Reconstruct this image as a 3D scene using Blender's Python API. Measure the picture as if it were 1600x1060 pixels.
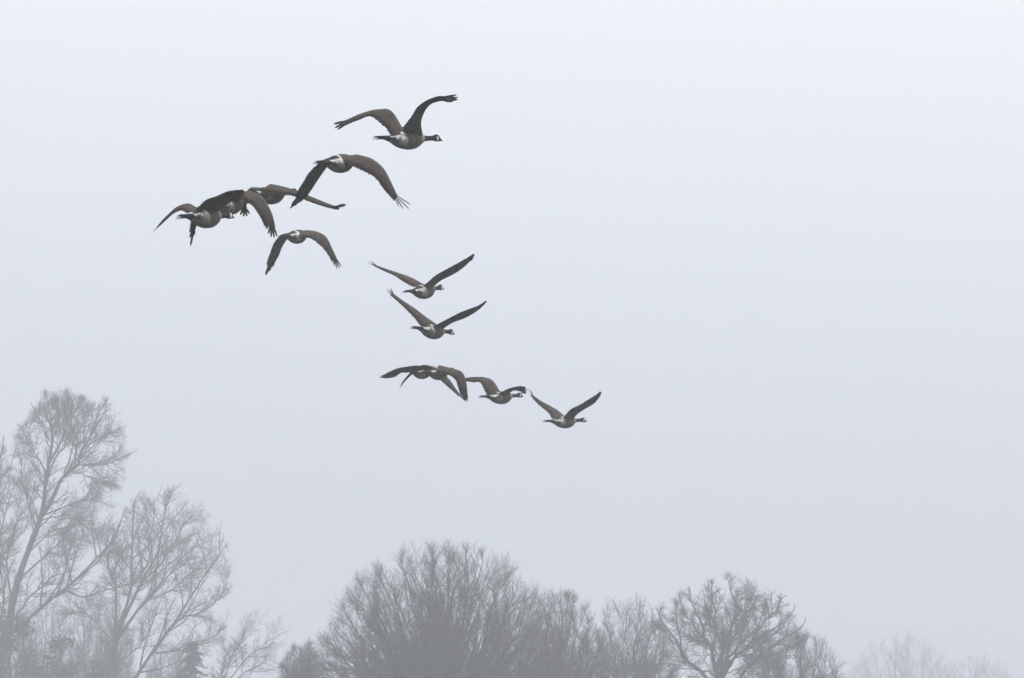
import bpy, math, random
import numpy as np
from mathutils import Vector

# ------------------------------------------------------------------ clear
for o in list(bpy.data.objects):
    bpy.data.objects.remove(o)
sc = bpy.context.scene
COL = sc.collection
RNG = np.random.default_rng(7)
random.seed(7)
R = math.radians

# ------------------------------------------------------------------ camera
FOV = R(10.0)
PITCH = R(4.5)
CAM = np.array((0.0, 0.0, 1.7))
cam = bpy.data.cameras.new('camera')
cam.sensor_width = 36.0
cam.lens = 18.0 / math.tan(FOV / 2)
cam.clip_start = 0.1
cam.clip_end = 6000
camo = bpy.data.objects.new('camera', cam)
COL.objects.link(camo)
camo.location = CAM
camo.rotation_euler = (math.pi / 2 + PITCH, 0, 0)
sc.camera = camo
RIGHT = np.array((1.0, 0, 0))
FWD = np.array((0, math.cos(PITCH), math.sin(PITCH)))
UPV = np.array((0, -math.sin(PITCH), math.cos(PITCH)))
F = 800.0 / math.tan(FOV / 2)


def at(px, py, d):
    """the point d metres into the view under a photograph pixel (1600 x 1060)"""
    return CAM + d * (FWD + (px - 800) / F * RIGHT - (py - 530) / F * UPV)


# ------------------------------------------------------------------ world, sun, exposure
SUN_EL, SUN_AZ = R(24), R(62)          # veiled sun, ahead and to the right
world = bpy.data.worlds.new('World')
sc.world = world
world.use_nodes = True
wn, wl = world.node_tree.nodes, world.node_tree.links
wn.clear()
sky = wn.new('ShaderNodeTexSky')
sky.sky_type = 'NISHITA'
sky.sun_disc = False
sky.sun_elevation = SUN_EL
sky.sun_rotation = SUN_AZ
sky.dust_density = 4.0
geo = wn.new('ShaderNodeTexCoord')
sep = wn.new('ShaderNodeSeparateXYZ')
wl.new(geo.outputs['Generated'], sep.inputs[0])
ramp = wn.new('ShaderNodeValToRGB')      # overcast sky, three times brighter overhead than at the horizon
e = ramp.color_ramp.elements
e[0].position = 0.0
e[0].color = (0.270, 0.289, 0.348, 1)
e[1].position = 1.0
e[1].color = (0.90, 0.92, 0.94, 1)
for pos, c in ((0.035, (0.291, 0.311, 0.368)), (0.087, (0.359, 0.380, 0.427)), (0.146, (0.445, 0.464, 0.480)), (0.45, (0.62, 0.635, 0.655))):
    n = e.new(pos)
    n.color = (*c, 1)
wl.new(sep.outputs[2], ramp.inputs[0])
dot = wn.new('ShaderNodeVectorMath')
dot.operation = 'DOT_PRODUCT'
dot.inputs[1].default_value = (math.cos(SUN_EL) * math.sin(SUN_AZ), math.cos(SUN_EL) * math.cos(SUN_AZ), math.sin(SUN_EL))
wl.new(geo.outputs['Generated'], dot.inputs[0])
mr = wn.new('ShaderNodeMapRange')
mr.inputs['From Min'].default_value = -1
mr.inputs['From Max'].default_value = 1
mr.inputs['To Min'].default_value = 0.70
mr.inputs['To Max'].default_value = 1.28
wl.new(dot.outputs['Value'], mr.inputs['Value'])
SKY_GAIN = 20.2
gain = wn.new('ShaderNodeMath')
gain.operation = 'MULTIPLY'
gain.inputs[1].default_value = SKY_GAIN
wl.new(mr.outputs[0], gain.inputs[0])
sca = wn.new('ShaderNodeVectorMath')
sca.operation = 'SCALE'
wl.new(ramp.outputs[0], sca.inputs[0])
wl.new(gain.outputs[0], sca.inputs['Scale'])
mx = wn.new('ShaderNodeMix')
mx.data_type = 'RGBA'
mx.inputs['Factor'].default_value = 0.93
wl.new(sky.outputs[0], mx.inputs['A'])
wl.new(sca.outputs[0], mx.inputs['B'])
bg = wn.new('ShaderNodeBackground')
bg.inputs['Strength'].default_value = 0.10
wl.new(mx.outputs['Result'], bg.inputs['Color'])
wo = wn.new('ShaderNodeOutputWorld')
wl.new(bg.outputs[0], wo.inputs['Surface'])

sun = bpy.data.lights.new('sun', 'SUN')
sun.energy = 0.5
sun.angle = R(25)
sun.color = (1.0, 0.96, 0.9)
suno = bpy.data.objects.new('sun', sun)
COL.objects.link(suno)
sd = Vector((math.cos(SUN_EL) * math.sin(SUN_AZ), math.cos(SUN_EL) * math.cos(SUN_AZ), math.sin(SUN_EL)))
suno.rotation_euler = sd.to_track_quat('Z', 'Y').to_euler()
suno.location = (200, 100, 300)

sc.view_settings.view_transform = 'Standard'
sc.view_settings.look = 'None'
sc.view_settings.exposure = 0.0
sc.view_settings.gamma = 1.0
sc.view_settings.use_curve_mapping = False
cy = sc.cycles
cy.use_denoising = True
cy.denoiser = 'OPENIMAGEDENOISE'
cy.denoising_input_passes = 'RGB_ALBEDO_NORMAL'
cy.denoising_prefilter = 'ACCURATE'
cy.max_bounces = 6
cy.diffuse_bounces = 2
cy.glossy_bounces = 1
cy.transmission_bounces = 1
cy.transparent_max_bounces = 4
cy.volume_bounces = 2
cy.use_adaptive_sampling = False
HAZE_DENSITY = 0.00122


# ------------------------------------------------------------------ helpers
def unit(v):
    return v / np.maximum(np.linalg.norm(v, axis=-1, keepdims=True), 1e-9)


def mesh_np(name, verts, quads=None, tris=None, mat=None, smooth=True):
    me = bpy.data.meshes.new(name)
    v = np.asarray(verts, dtype=np.float32).reshape(-1, 3)
    q = np.zeros((0, 4), np.int32) if quads is None else np.asarray(quads, np.int32).reshape(-1, 4)
    t = np.zeros((0, 3), np.int32) if tris is None else np.asarray(tris, np.int32).reshape(-1, 3)
    me.vertices.add(len(v))
    me.vertices.foreach_set('co', v.ravel())
    loops = np.concatenate([q.ravel(), t.ravel()])
    me.loops.add(len(loops))
    me.loops.foreach_set('vertex_index', loops)
    npoly = len(q) + len(t)
    me.polygons.add(npoly)
    starts = np.concatenate([np.arange(len(q)) * 4, len(q) * 4 + np.arange(len(t)) * 3])
    me.polygons.foreach_set('loop_start', starts.astype(np.int32))
    me.polygons.foreach_set('use_smooth', np.full(npoly, smooth))
    if mat:
        me.materials.append(mat)
    me.update(calc_edges=True)
    return me


def link(name, me, parent=None):
    o = bpy.data.objects.new(name, me)
    COL.objects.link(o)
    if parent:
        o.parent = parent
    return o


def tag(o, label=None, cat=None, group=None, kind=None):
    for k, v in (('label', label), ('category', cat), ('group', group), ('kind', kind)):
        if v:
            o[k] = v
    return o


def material(name, rough=0.85, spec=0.2):
    m = bpy.data.materials.new(name)
    m.use_nodes = True
    b = m.node_tree.nodes['Principled BSDF']
    b.inputs['Roughness'].default_value = rough
    b.inputs['Specular IOR Level'].default_value = spec
    return m, m.node_tree.nodes, m.node_tree.links, b


def noise_mat(name, c1, c2, scale, rough=0.9, spec=0.1, bump=0.0, detail=6, stretch=None):
    m, n, l, b = material(name, rough, spec)
    tc = n.new('ShaderNodeTexCoord')
    mp = n.new('ShaderNodeMapping')
    if stretch:
        mp.inputs['Scale'].default_value = stretch
    l.new(tc.outputs['Object'], mp.inputs[0])
    nz = n.new('ShaderNodeTexNoise')
    nz.inputs['Scale'].default_value = scale
    nz.inputs['Detail'].default_value = detail
    l.new(mp.outputs[0], nz.inputs['Vector'])
    cr = n.new('ShaderNodeValToRGB')
    cr.color_ramp.elements[0].position = 0.32
    cr.color_ramp.elements[0].color = (*c1, 1)
    cr.color_ramp.elements[1].position = 0.68
    cr.color_ramp.elements[1].color = (*c2, 1)
    l.new(nz.outputs[0], cr.inputs[0])
    l.new(cr.outputs[0], b.inputs['Base Color'])
    if bump:
        bp = n.new('ShaderNodeBump')
        bp.inputs['Strength'].default_value = bump
        l.new(nz.outputs[0], bp.inputs['Height'])
        l.new(bp.outputs[0], b.inputs['Normal'])
    return m


def plumage_mat():
    """feather colour from the mesh, broken up by rows of feather edges and by mottling"""
    m, n, l, b = material('plumage', 0.8, 0.15)
    a = n.new('ShaderNodeAttribute')
    a.attribute_name = 'plumage'
    tc = n.new('ShaderNodeTexCoord')
    nz = n.new('ShaderNodeTexNoise')
    nz.inputs['Scale'].default_value = 22
    nz.inputs['Detail'].default_value = 6
    nz.inputs['Roughness'].default_value = 0.7
    l.new(tc.outputs['Object'], nz.inputs['Vector'])
    vo = n.new('ShaderNodeTexVoronoi')
    vo.inputs['Scale'].default_value = 26
    l.new(tc.outputs['Object'], vo.inputs['Vector'])
    ad = n.new('ShaderNodeMath')
    ad.operation = 'MULTIPLY_ADD'
    ad.inputs[1].default_value = 0.35
    l.new(vo.outputs['Distance'], ad.inputs[0])
    l.new(nz.outputs[0], ad.inputs[2])
    mrn = n.new('ShaderNodeMapRange')
    mrn.inputs['From Min'].default_value = 0.40
    mrn.inputs['From Max'].default_value = 0.85
    mrn.inputs['To Min'].default_value = 0.55
    mrn.inputs['To Max'].default_value = 1.45
    l.new(ad.outputs[0], mrn.inputs['Value'])
    s = n.new('ShaderNodeVectorMath')
    s.operation = 'SCALE'
    l.new(a.outputs['Color'], s.inputs[0])
    l.new(mrn.outputs[0], s.inputs['Scale'])
    l.new(s.outputs[0], b.inputs['Base Color'])
    bp = n.new('ShaderNodeBump')
    bp.inputs['Strength'].default_value = 0.4
    bp.inputs['Distance'].default_value = 0.01
    l.new(ad.outputs[0], bp.inputs['Height'])
    l.new(bp.outputs[0], b.inputs['Normal'])
    return m


M_PLUM = plumage_mat()
M_PRIM = noise_mat('flight_feather_dark', (0.012, 0.010, 0.010), (0.024, 0.021, 0.020), 40, 0.75, 0.15)
M_SEC = noise_mat('flight_feather_brown', (0.022, 0.018, 0.016), (0.048, 0.038, 0.031), 40, 0.8, 0.15)
M_TAIL = noise_mat('tail_feather_black', (0.008, 0.008, 0.008), (0.018, 0.017, 0.017), 40, 0.75, 0.15)
M_BILL = noise_mat('bill_horn', (0.008, 0.008, 0.009), (0.014, 0.014, 0.015), 60, 0.45, 0.4)
M_EYE = noise_mat('eye_black', (0.006, 0.004, 0.003), (0.010, 0.007, 0.005), 60, 0.15, 0.5)
M_BARK = noise_mat('bark', (0.046, 0.043, 0.040), (0.105, 0.096, 0.088), 3.5, 0.95, 0.05, 0.5, 8, (1, 1, 0.25))
M_BARK_MOSS = noise_mat('mossy_bark', (0.050, 0.056, 0.042), (0.105, 0.098, 0.082), 1.6, 0.95, 0.05, 0.5, 8)
M_TWIG = noise_mat('twig_bark', (0.052, 0.037, 0.038), (0.104, 0.074, 0.074), 0.6, 0.9, 0.08)
M_IVY = noise_mat('evergreen_leaf', (0.022, 0.032, 0.018), (0.050, 0.062, 0.036), 0.8, 0.7, 0.25)
M_NEEDLE = noise_mat('conifer_needle', (0.018, 0.028, 0.020), (0.038, 0.052, 0.036), 1.1, 0.8, 0.15)
M_DRY = noise_mat('withered_leaf', (0.070, 0.045, 0.026), (0.130, 0.085, 0.048), 0.9, 0.8, 0.15)
M_GRASS = noise_mat('winter_grass', (0.040, 0.048, 0.024), (0.085, 0.085, 0.048), 0.35, 0.95, 0.05, 0.3)

# ------------------------------------------------------------------ ground
nx = 60
gx, gy = np.meshgrid(np.linspace(-1100, 1100, nx), np.linspace(-1080, 1120, nx), indexing='ij')
gz = 0.35 * np.sin(gx * 0.021) * np.cos(gy * 0.017) * np.clip(np.hypot(gx, gy) / 80 - 0.4, 0, 1)
idx = np.arange(nx * nx).reshape(nx, nx)
gq = np.stack([idx[:-1, :-1], idx[1:, :-1], idx[1:, 1:], idx[:-1, 1:]], -1).reshape(-1, 4)
tag(link('ground', mesh_np('ground', np.stack([gx, gy, gz], -1), gq, mat=M_GRASS)), 'flat winter meadow of short grass below the frame', kind='structure')


# ------------------------------------------------------------------ trees
def tubes(P, Rad, k):
    """P (N,K,3) polylines, Rad (N,K) radii -> verts, quads of k-sided tubes"""
    N, K = P.shape[:2]
    T = np.empty_like(P)
    T[:, 1:-1] = P[:, 2:] - P[:, :-2]
    T[:, 0] = P[:, 1] - P[:, 0]
    T[:, -1] = P[:, -1] - P[:, -2]
    T = unit(T)
    ref = np.where(np.abs(T[:, :1, 1:2]) > 0.8, np.array((1.0, 0, 0)), np.array((0, 1.0, 0)))
    U = unit(np.cross(T, ref))
    V = np.cross(T, U)
    a = np.arange(k) * 2 * math.pi / k
    ring = P[:, :, None] + Rad[:, :, None, None] * (np.cos(a)[:, None] * U[:, :, None] + np.sin(a)[:, None] * V[:, :, None])
    i = np.arange(N * K * k).reshape(N, K, k)
    j = np.roll(i, -1, axis=2)
    q = np.stack([i[:, :-1], j[:, :-1], j[:, 1:], i[:, 1:]], -1).reshape(-1, 4)
    return ring.reshape(-1, 3), q


def join(parts):
    vs, qs, off = [], [], 0
    for v, q in parts:
        vs.append(v)
        qs.append(q + off)
        off += len(v)
    return np.concatenate(vs), np.concatenate(qs)


def catmull(pts, n):
    p = np.asarray(pts, float)
    p = np.concatenate([[2 * p[0] - p[1]], p, [2 * p[-1] - p[-2]]])
    m = len(p) - 3
    out = []
    for u in np.linspace(0, m - 1e-6, n):
        i = int(u)
        t = u - i
        a, b, c, d = p[i:i + 4]
        out.append(0.5 * (2 * b + (c - a) * t + (2 * a - 5 * b + 4 * c - d) * t * t + (3 * b - a - 3 * c + d) * t ** 3))
    return np.array(out)


def gnarl_line(pts, n, amp, rng):
    """smooth polyline through pts, roughened like a real limb"""
    c = catmull(pts, n)
    w = rng.normal(0, 1, (n, 3))
    for _ in range(2):
        w[1:-1] = (w[:-2] + 2 * w[1:-1] + w[2:]) / 4
    w *= amp * np.minimum(1, np.arange(n) / 2.0)[:, None]
    return c + w


def grow(pos, dirs, lens, nseg, gnarl, up, rng):
    P = [pos]
    d = unit(dirs)
    for _ in range(nseg):
        d = unit(d + rng.normal(0, gnarl, d.shape) + np.array((0, 0, up)))
        P.append(P[-1] + d * (lens / nseg)[:, None])
    return np.stack(P, 1)


def spawn(P, Rad, n, tmin, ang, rng, tmax=1.0):
    """n children along every polyline; returns positions, directions, parent index, t, parent radius there"""
    N, K = P.shape[:2]
    t = tmin + (tmax - tmin) * (np.arange(n)[None] + rng.random((N, n))) / n
    f = t * (K - 1)
    i = np.minimum(f.astype(int), K - 2)
    fr = (f - i)[..., None]
    r = np.arange(N)[:, None]
    a, b = P[r, i], P[r, i + 1]
    pos = a + (b - a) * fr
    tan = unit(b - a)
    rad = Rad[r, i] * (1 - fr[..., 0]) + Rad[r, i + 1] * fr[..., 0]
    rv = unit(rng.normal(0, 1, tan.shape))
    perp = unit(rv - (rv * tan).sum(-1, keepdims=True) * tan)
    th = np.radians(rng.normal(ang, 9, t.shape))[..., None]
    d = np.cos(th) * tan + np.sin(th) * perp
    par = np.repeat(np.arange(N), n)
    return pos.reshape(-1, 3), d.reshape(-1, 3), par, t.ravel(), rad.ravel()


def length(P):
    return np.linalg.norm(np.diff(P, axis=1), axis=-1).sum(1)


def crown_mesh(limbs, spec, rng, env=None):
    """limbs: list of (P, Rad); grows three finer orders of branches and returns verts, quads"""
    K = 14
    LP = np.stack([catmull(p, K) for p, r in limbs])
    LR = np.stack([np.interp(np.linspace(0, 1, K), np.linspace(0, 1, len(r)), r) for p, r in limbs])
    keep = lambda pos, grown=1.0: np.ones(len(pos), bool) if env is None else env(pos) < grown
    out = []

    def trim(pos, d, ln, lim):
        """shorten what would grow out of the crown's outline"""
        if env is None:
            return ln
        lim = lim * rng.uniform(1 - spec.get('rag', 0.10), 1 + spec.get('rag', 0.10), len(ln))
        e0, e1 = env(pos), env(pos + unit(d) * ln[:, None])
        f = np.clip((lim - e0) / np.maximum(e1 - e0, 1e-4), 0.12, 1.0)
        return np.where(e1 > lim, ln * f * rng.uniform(0.8, 1.1, len(ln)), ln)
    n1, n2, n3 = spec['n']
    g = spec.get('gnarl', 0.12)
    up = spec.get('up', 0.05)
    sc_ = spec.get('s', 1.0)
    # order 1
    pos, d, par, t, rad = spawn(LP, LR, n1, spec.get('t0', 0.25), spec.get('ang', 40), rng)
    ln = length(LP)[par] * (1.08 - 0.60 * t) * spec['len'][0] * rng.uniform(0.6, 1.2, len(t))
    ln = np.clip(ln, 1.2 * sc_, spec.get('lmax', 4.5) * sc_)
    # every limb also runs on into its own end twigs
    e1 = np.tile(unit(LP[:, -1] - LP[:, -2]), (2, 1))
    d = np.concatenate([d, e1 + rng.normal(0, 0.22, e1.shape)])
    pos = np.concatenate([pos, np.tile(LP[:, -1], (2, 1))])
    rad = np.concatenate([rad, np.tile(LR[:, -1], 2)])
    ln = np.concatenate([ln, rng.uniform(0.7, 1.15, 2 * len(LP)) * spec.get('tip', 1.6) * sc_])
    m = keep(pos, 0.98)
    pos, d, rad, ln = pos[m], d[m], rad[m], ln[m]
    ln = trim(pos, d, ln, spec.get('lim', 0.98))
    A = grow(pos, d, ln, 7, g, up, rng)
    r0 = np.minimum(rad * 0.7, 0.010 * sc_ + 0.012 * ln)
    AR = r0[:, None] * np.linspace(1, 0.36, 8)
    out.append(tubes(A, AR, 4))
    # order 2
    pos, d, par, t, rad = spawn(A, AR, n2, 0.10, spec.get('ang2', 38), rng)
    ln = length(A)[par] * (1.08 - 0.55 * t) * spec['len'][1] * rng.uniform(0.55, 1.25, len(t))
    ln = np.clip(ln, 0.4 * sc_, 2.4 * sc_)
    m = keep(pos, 1.0)
    pos, d, rad, ln = pos[m], d[m], rad[m], ln[m]
    ln = trim(pos, d, ln, spec.get('lim', 0.98) + 0.03)
    B = grow(pos, d, ln, 4, g * 1.1, up, rng)
    BR = np.minimum(rad * 0.75, spec.get('r2', 0.016) * sc_)[:, None] * np.linspace(1, 0.5, 5)
    out.append(tubes(B, BR, 3))
    # order 3: the finest twigs
    pos, d, par, t, rad = spawn(B, BR, n3, 0.15, 36, rng)
    ln = length(B)[par] * (1.1 - 0.5 * t) * spec['len'][2] * rng.uniform(0.5, 1.3, len(t))
    ln = np.clip(ln, 0.22 * sc_, 1.2 * sc_)
    m = keep(pos, 1.03)
    pos, d, rad, ln = pos[m], d[m], rad[m], ln[m]
    ln = trim(pos, d, ln, spec.get('lim', 0.98) + 0.06)
    Cc = grow(pos, d, ln, 2, g * 1.2, up, rng)
    CR = np.minimum(rad * 0.85, spec.get('r3', 0.010) * sc_)[:, None] * np.linspace(1, 0.6, 3)
    out.append(tubes(Cc, CR, 3))
    return join(out), (A, B)


def tree(label, group, trunk, limbs, spec, seed, env=None, bark=None, name='bare_tree', cat='tree'):
    """trunk / limbs: (points, r0, r1) in world metres. thing > trunk, limb..., crown"""
    rng = np.random.default_rng(seed)
    tp, t0, t1 = trunk
    t0, t1 = t0 * spec.get('tr', 1), t1 * spec.get('tr', 1)
    base = np.array(tp[0], float)
    root = bpy.data.objects.new(name, None)
    COL.objects.link(root)
    root.location = base
    root.empty_display_size = 0.5
    tag(root, label, cat, group)
    bark = bark or M_BARK

    def part(pname, P, Rd, k):
        v, q = tubes(P[None], Rd[None], k)
        return link(pname, mesh_np(pname, v - base, q, mat=bark), root)
    P = gnarl_line(tp, 22, 0.05, rng)
    rad = t0 + (t1 - t0) * np.linspace(0, 1, 22) ** 0.8
    rad[0] *= 1.5
    rad[1] *= 1.15
    rad = rad * (1 + 0.05 * rng.normal(0, 1, 22))
    part('trunk', P, rad, 10)
    LL = []
    for lp, r0, r1 in limbs:
        lpn = gnarl_line(lp, 18, spec.get('limb_gnarl', 0.10), rng)
        lr = (r0 + (r1 - r0) * np.linspace(0, 1, 18) ** 0.75) * (1 + 0.07 * rng.normal(0, 1, 18))
        part('limb', lpn, lr, 7)
        LL.append((lpn, lr))
    if spec.get('trunk_twigs', True):
        LL.append((P[11:], rad[11:]))
    (v, q), tw = crown_mesh(LL, spec, rng, env)
    link('crown', mesh_np('crown', v - base, q, mat=M_TWIG), root)
    return root, tw


PXM = lambda d: d / F


def pxline(pts, d, rng, spread=0.0):
    """pixel polyline at depth d; the limb leaves that depth steadily by up to 'spread' metres"""
    s = rng.uniform(-spread, spread)
    n = len(pts)
    return [at(x, y, d + s * (i / max(1, n - 1)) ** 1.2) for i, (x, y) in enumerate(pts)]


def dome_tree(label, group, cx, cy, rx, ry, d, nl, spec, seed, fork=None, base=None, spreads=(0.05, 1.0), r=(0.42, 0.24), name='bare_tree', bark=None):
    """a round-headed tree: many stems fan out of a low fork to the shell of an ellipsoid"""
    rng = np.random.default_rng(seed)
    k = PXM(d)
    C = at(cx, cy, d)
    rad3 = np.array((rx * k, rx * k, ry * k))
    if fork is None:
        fork = (cx, cy + 0.75 * ry)
    Fk = at(fork[0], fork[1], d)
    Fk[2] = max(Fk[2], 2.2)
    bx = base if base is not None else cx
    B = at(bx, 1380, d)
    B[2] = 0.0
    trunk = ([B, B * 0.6 + Fk * 0.4 + np.array((0.15, 0, 0)), Fk], r[0], r[1])
    limbs = []
    ga = math.pi * (3 - math.sqrt(5))
    lump = rng.normal(0, 1, (5, 3))
    zl = spec.get('zlow', -0.05)
    for i in range(nl):
        u = (i + 0.5) / nl
        z = 1 - u * (1 - zl)                 # 1 = straight up, about 0 = sideways
        a = i * ga + rng.normal(0, 0.25)
        h = math.sqrt(max(0, 1 - z * z))
        dirv = np.array((h * math.cos(a), h * math.sin(a), z))
        q = C + dirv * rad3 * rng.uniform(0.74, 0.90)
        v = q - Fk
        vl = np.linalg.norm(v)
        mid1 = Fk + v * 0.33 + np.array((0, 0, 0.10)) * vl * (1 - z) + rng.normal(0, 0.018, 3) * vl
        mid2 = Fk + v * 0.68 + np.array((0, 0, 0.06)) * vl * (1 - z) + rng.normal(0, 0.026, 3) * vl
        limbs.append(([Fk, mid1, mid2, q], r[1] * rng.uniform(0.20, 0.46), 0.020))

    def env(p):
        w = (p - C) / rad3
        n = np.linalg.norm(w, axis=1)
        dirs = w / np.maximum(n[:, None], 1e-6)
        wob = 0.03 * np.sin(3.1 * (dirs @ lump[0]) + 1) + 0.025 * np.sin(5.3 * (dirs @ lump[1])) + 0.02 * np.sin(9 * (dirs @ lump[2]))
        return np.where(w[:, 2] < 0, np.hypot(w[:, 0], w[:, 1]), n) / (1 + wob)
    sp = dict(spec)
    return tree(label, group, trunk, limbs, sp, seed, env, bark, name)


G_LEFT = 'bare trees in the left corner'
G_MID = 'bare trees along the bottom edge'

rngt = np.random.default_rng(21)
DA = 465


def ground_pt(px, d):
    p = at(px, 1380, d)
    p[2] = 0
    return p


def outline(d, *ell):
    """a crown made of overlapping lobes; each lobe (px, py, half width, half height) is a spheroid at distance d"""
    k = PXM(d)
    Cs = [at(x, y, d) for x, y, rx, ry in ell]
    Rs = [np.array((rx * k, rx * k, ry * k)) for x, y, rx, ry in ell]

    def env(p):
        n = np.min([np.linalg.norm((p - c) / r, axis=1) for c, r in zip(Cs, Rs)], axis=0)
        return n / (1 + 0.05 * np.sin(p[:, 0] * 1.3 + 2 * np.sin(p[:, 2] * 0.9)) + 0.04 * np.sin(p[:, 2] * 2.1 + p[:, 1]))
    return env


# --- tall leaning tree, left
def L(pts, r0, r1, d, sp=1.5):
    return (pxline(pts, d, rngt, sp * d / 280), r0 * d / 370, r1 * d / 330)


SP_OPEN = dict(n=(17, 9, 5), len=(0.42, 0.52, 0.66), gnarl=0.095, up=0.03, ang=40, tip=1.3, lmax=3.2, lim=1.0, r2=0.0115, r3=0.0068, s=1.66, tr=1.15)
trunkA = ([ground_pt(-70, DA), at(-48, 1250, DA), at(-18, 1110, DA), at(8, 1005, DA), at(24, 925, DA), at(45, 862, DA), at(64, 808, DA), at(71, 775, DA), at(74, 735, DA)], 0.38, 0.12)
limbsA = [
    L([(74, 740), (79, 706), (81, 680), (78, 655), (74, 618)], 0.13, 0.02, DA, 0.5),
    L([(66, 806), (82, 782), (93, 756), (103, 741), (120, 728), (131, 700), (145, 675), (150, 650), (166, 630)], 0.15, 0.02, DA, 2),
    L([(103, 741), (121, 728), (150, 729), (174, 724), (198, 712), (214, 700)], 0.07, 0.015, DA, 2),
    L([(72, 745), (64, 722), (50, 700), (38, 680), (28, 664)], 0.07, 0.015, DA, 1.5),
    L([(74, 728), (90, 700), (104, 672), (105, 655), (112, 635), (102, 610)], 0.08, 0.015, DA, 1.5),
    L([(66, 806), (95, 795), (128, 782), (150, 783), (166, 779)], 0.06, 0.015, DA, 1.5),
    L([(57, 828), (48, 800), (40, 770), (36, 745), (30, 720)], 0.07, 0.015, DA, 2),
    L([(105, 738), (118, 712), (120, 690), (126, 665), (138, 640)], 0.06, 0.015, DA, 2),
    L([(30, 905), (60, 880), (85, 855), (110, 850), (130, 838)], 0.07, 0.015, DA, 2),
    L([(20, 950), (14, 905), (10, 870), (20, 830), (28, 800)], 0.09, 0.02, DA, 2),
    L([(-25, 1140), (10, 1000), (44, 969), (75, 940), (106, 917), (146, 878), (177, 843), (190, 812), (197, 790)], 0.17, 0.02, DA, 2),
    L([(78, 690), (66, 665), (56, 645), (50, 628)], 0.05, 0.015, DA, 2),
    L([(80, 672), (90, 650), (90, 630), (86, 614)], 0.05, 0.015, DA, 2),
    L([(131, 700), (146, 690), (166, 680), (190, 668)], 0.05, 0.015, DA, 2),
    L([(112, 735), (130, 742), (150, 752), (172, 752)], 0.05, 0.015, DA, 2),
    L([(72, 755), (88, 715), (110, 690), (118, 655), (128, 626)], 0.07, 0.015, DA, 2.5),
    L([(60, 818), (80, 808), (104, 806), (122, 818), (140, 824)], 0.05, 0.015, DA, 2),
    L([(12, 985), (40, 940), (66, 915), (90, 890), (100, 870)], 0.08, 0.015, DA, 2),
    L([(-12, 1090), (-4, 1010), (6, 950), (2, 900), (-4, 850)], 0.10, 0.02, DA, 2),
    L([(100, 921), (118, 929), (137, 930), (168, 922), (190, 917), (214, 910)], 0.09, 0.02, DA, 1.5),
    L([(146, 878), (166, 866), (188, 862), (205, 850)], 0.05, 0.015, DA, 1.5),
    L([(40, 870), (64, 845), (86, 830), (108, 826), (128, 815)], 0.06, 0.015, DA, 1.5),
]
tree('tallest bare tree, leaning up from the left corner with a high narrow crown', G_LEFT, trunkA, limbsA, SP_OPEN, 3, outline(DA, (112, 705, 94, 94), (70, 850, 130, 120), (120, 920, 115, 85), (10, 1010, 120, 160)), bark=M_BARK_MOSS)

# --- fan-shaped tree right of it
DB = 476
trunkB = ([ground_pt(160, DB), at(168, 1250, DB), at(176, 1110, DB), at(179, 1040, DB), at(181, 990, DB)], 0.40, 0.20)
limbsB = [
    L([(180, 1000), (182, 936), (178, 909), (168, 874), (163, 838)], 0.11, 0.02, DB, 2),
    L([(181, 995), (196, 945), (204, 918), (206, 856), (208, 800), (217, 768)], 0.13, 0.02, DB, 1),
    L([(182, 995), (206, 940), (222, 909), (248, 856), (256, 805), (262, 768)], 0.13, 0.02, DB, 2),
    L([(184, 1000), (208, 965), (230, 936), (262, 900), (284, 874), (312, 845)], 0.12, 0.02, DB, 2),
    L([(176, 1110), (196, 1080), (213, 1055), (248, 1002), (275, 967), (301, 927), (325, 890), (348, 858)], 0.17, 0.02, DB, 2),
    L([(236, 1020), (262, 1018), (293, 1014), (328, 998), (356, 978)], 0.08, 0.015, DB, 1.5),
    L([(262, 985), (290, 965), (318, 955), (345, 930), (356, 905)], 0.06, 0.015, DB, 1.5),
    L([(181, 1010), (160, 985), (140, 965), (125, 958), (108, 960)], 0.06, 0.015, DB, 1.5),
    L([(204, 918), (230, 880), (236, 840), (240, 800), (238, 776)], 0.07, 0.015, DB, 2),
    L([(230, 936), (262, 925), (292, 900), (322, 886)], 0.05, 0.015, DB, 2),
    L([(178, 1040), (200, 1025), (225, 1000), (236, 975), (240, 950)], 0.06, 0.015, DB, 2.5),
    L([(222, 909), (258, 872), (282, 830), (294, 812)], 0.06, 0.015, DB, 2),
]
tree('bare tree with an upright fan of limbs, between the leaning tree and the open sky', G_LEFT, trunkB, limbsB, SP_OPEN, 5, outline(DB, (262, 905, 98, 146), (215, 890, 70, 120), (205, 1030, 150, 130)))

# --- small spray of branches right of it
DC = 485
trunkC = ([ground_pt(335, DC), at(338, 1250, DC), at(344, 1130, DC), at(348, 1075, DC)], 0.20, 0.10)
limbsC = [
    L([(348, 1078), (356, 1045), (366, 1020), (376, 1000), (385, 985)], 0.06, 0.012, DC, 1),
    L([(348, 1075), (366, 1050), (385, 1030), (406, 1011), (426, 994)], 0.06, 0.012, DC, 1.5),
    L([(348, 1078), (346, 1050), (352, 1030), (352, 1012)], 0.05, 0.012, DC, 1.5),
    L([(348, 1080), (376, 1055), (400, 1042), (418, 1036)], 0.05, 0.012, DC, 1.5),
]
tree('small bare tree top of thin rising branches in the gap left of the big dome', G_LEFT, trunkC, limbsC,
     dict(n=(11, 8, 5), len=(0.45, 0.50, 0.6), gnarl=0.12, up=0.05, ang=34, tip=1.3, lmax=2.2, r2=0.0135, r3=0.0085, s=1.66, tr=1.5), 8)

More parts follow.
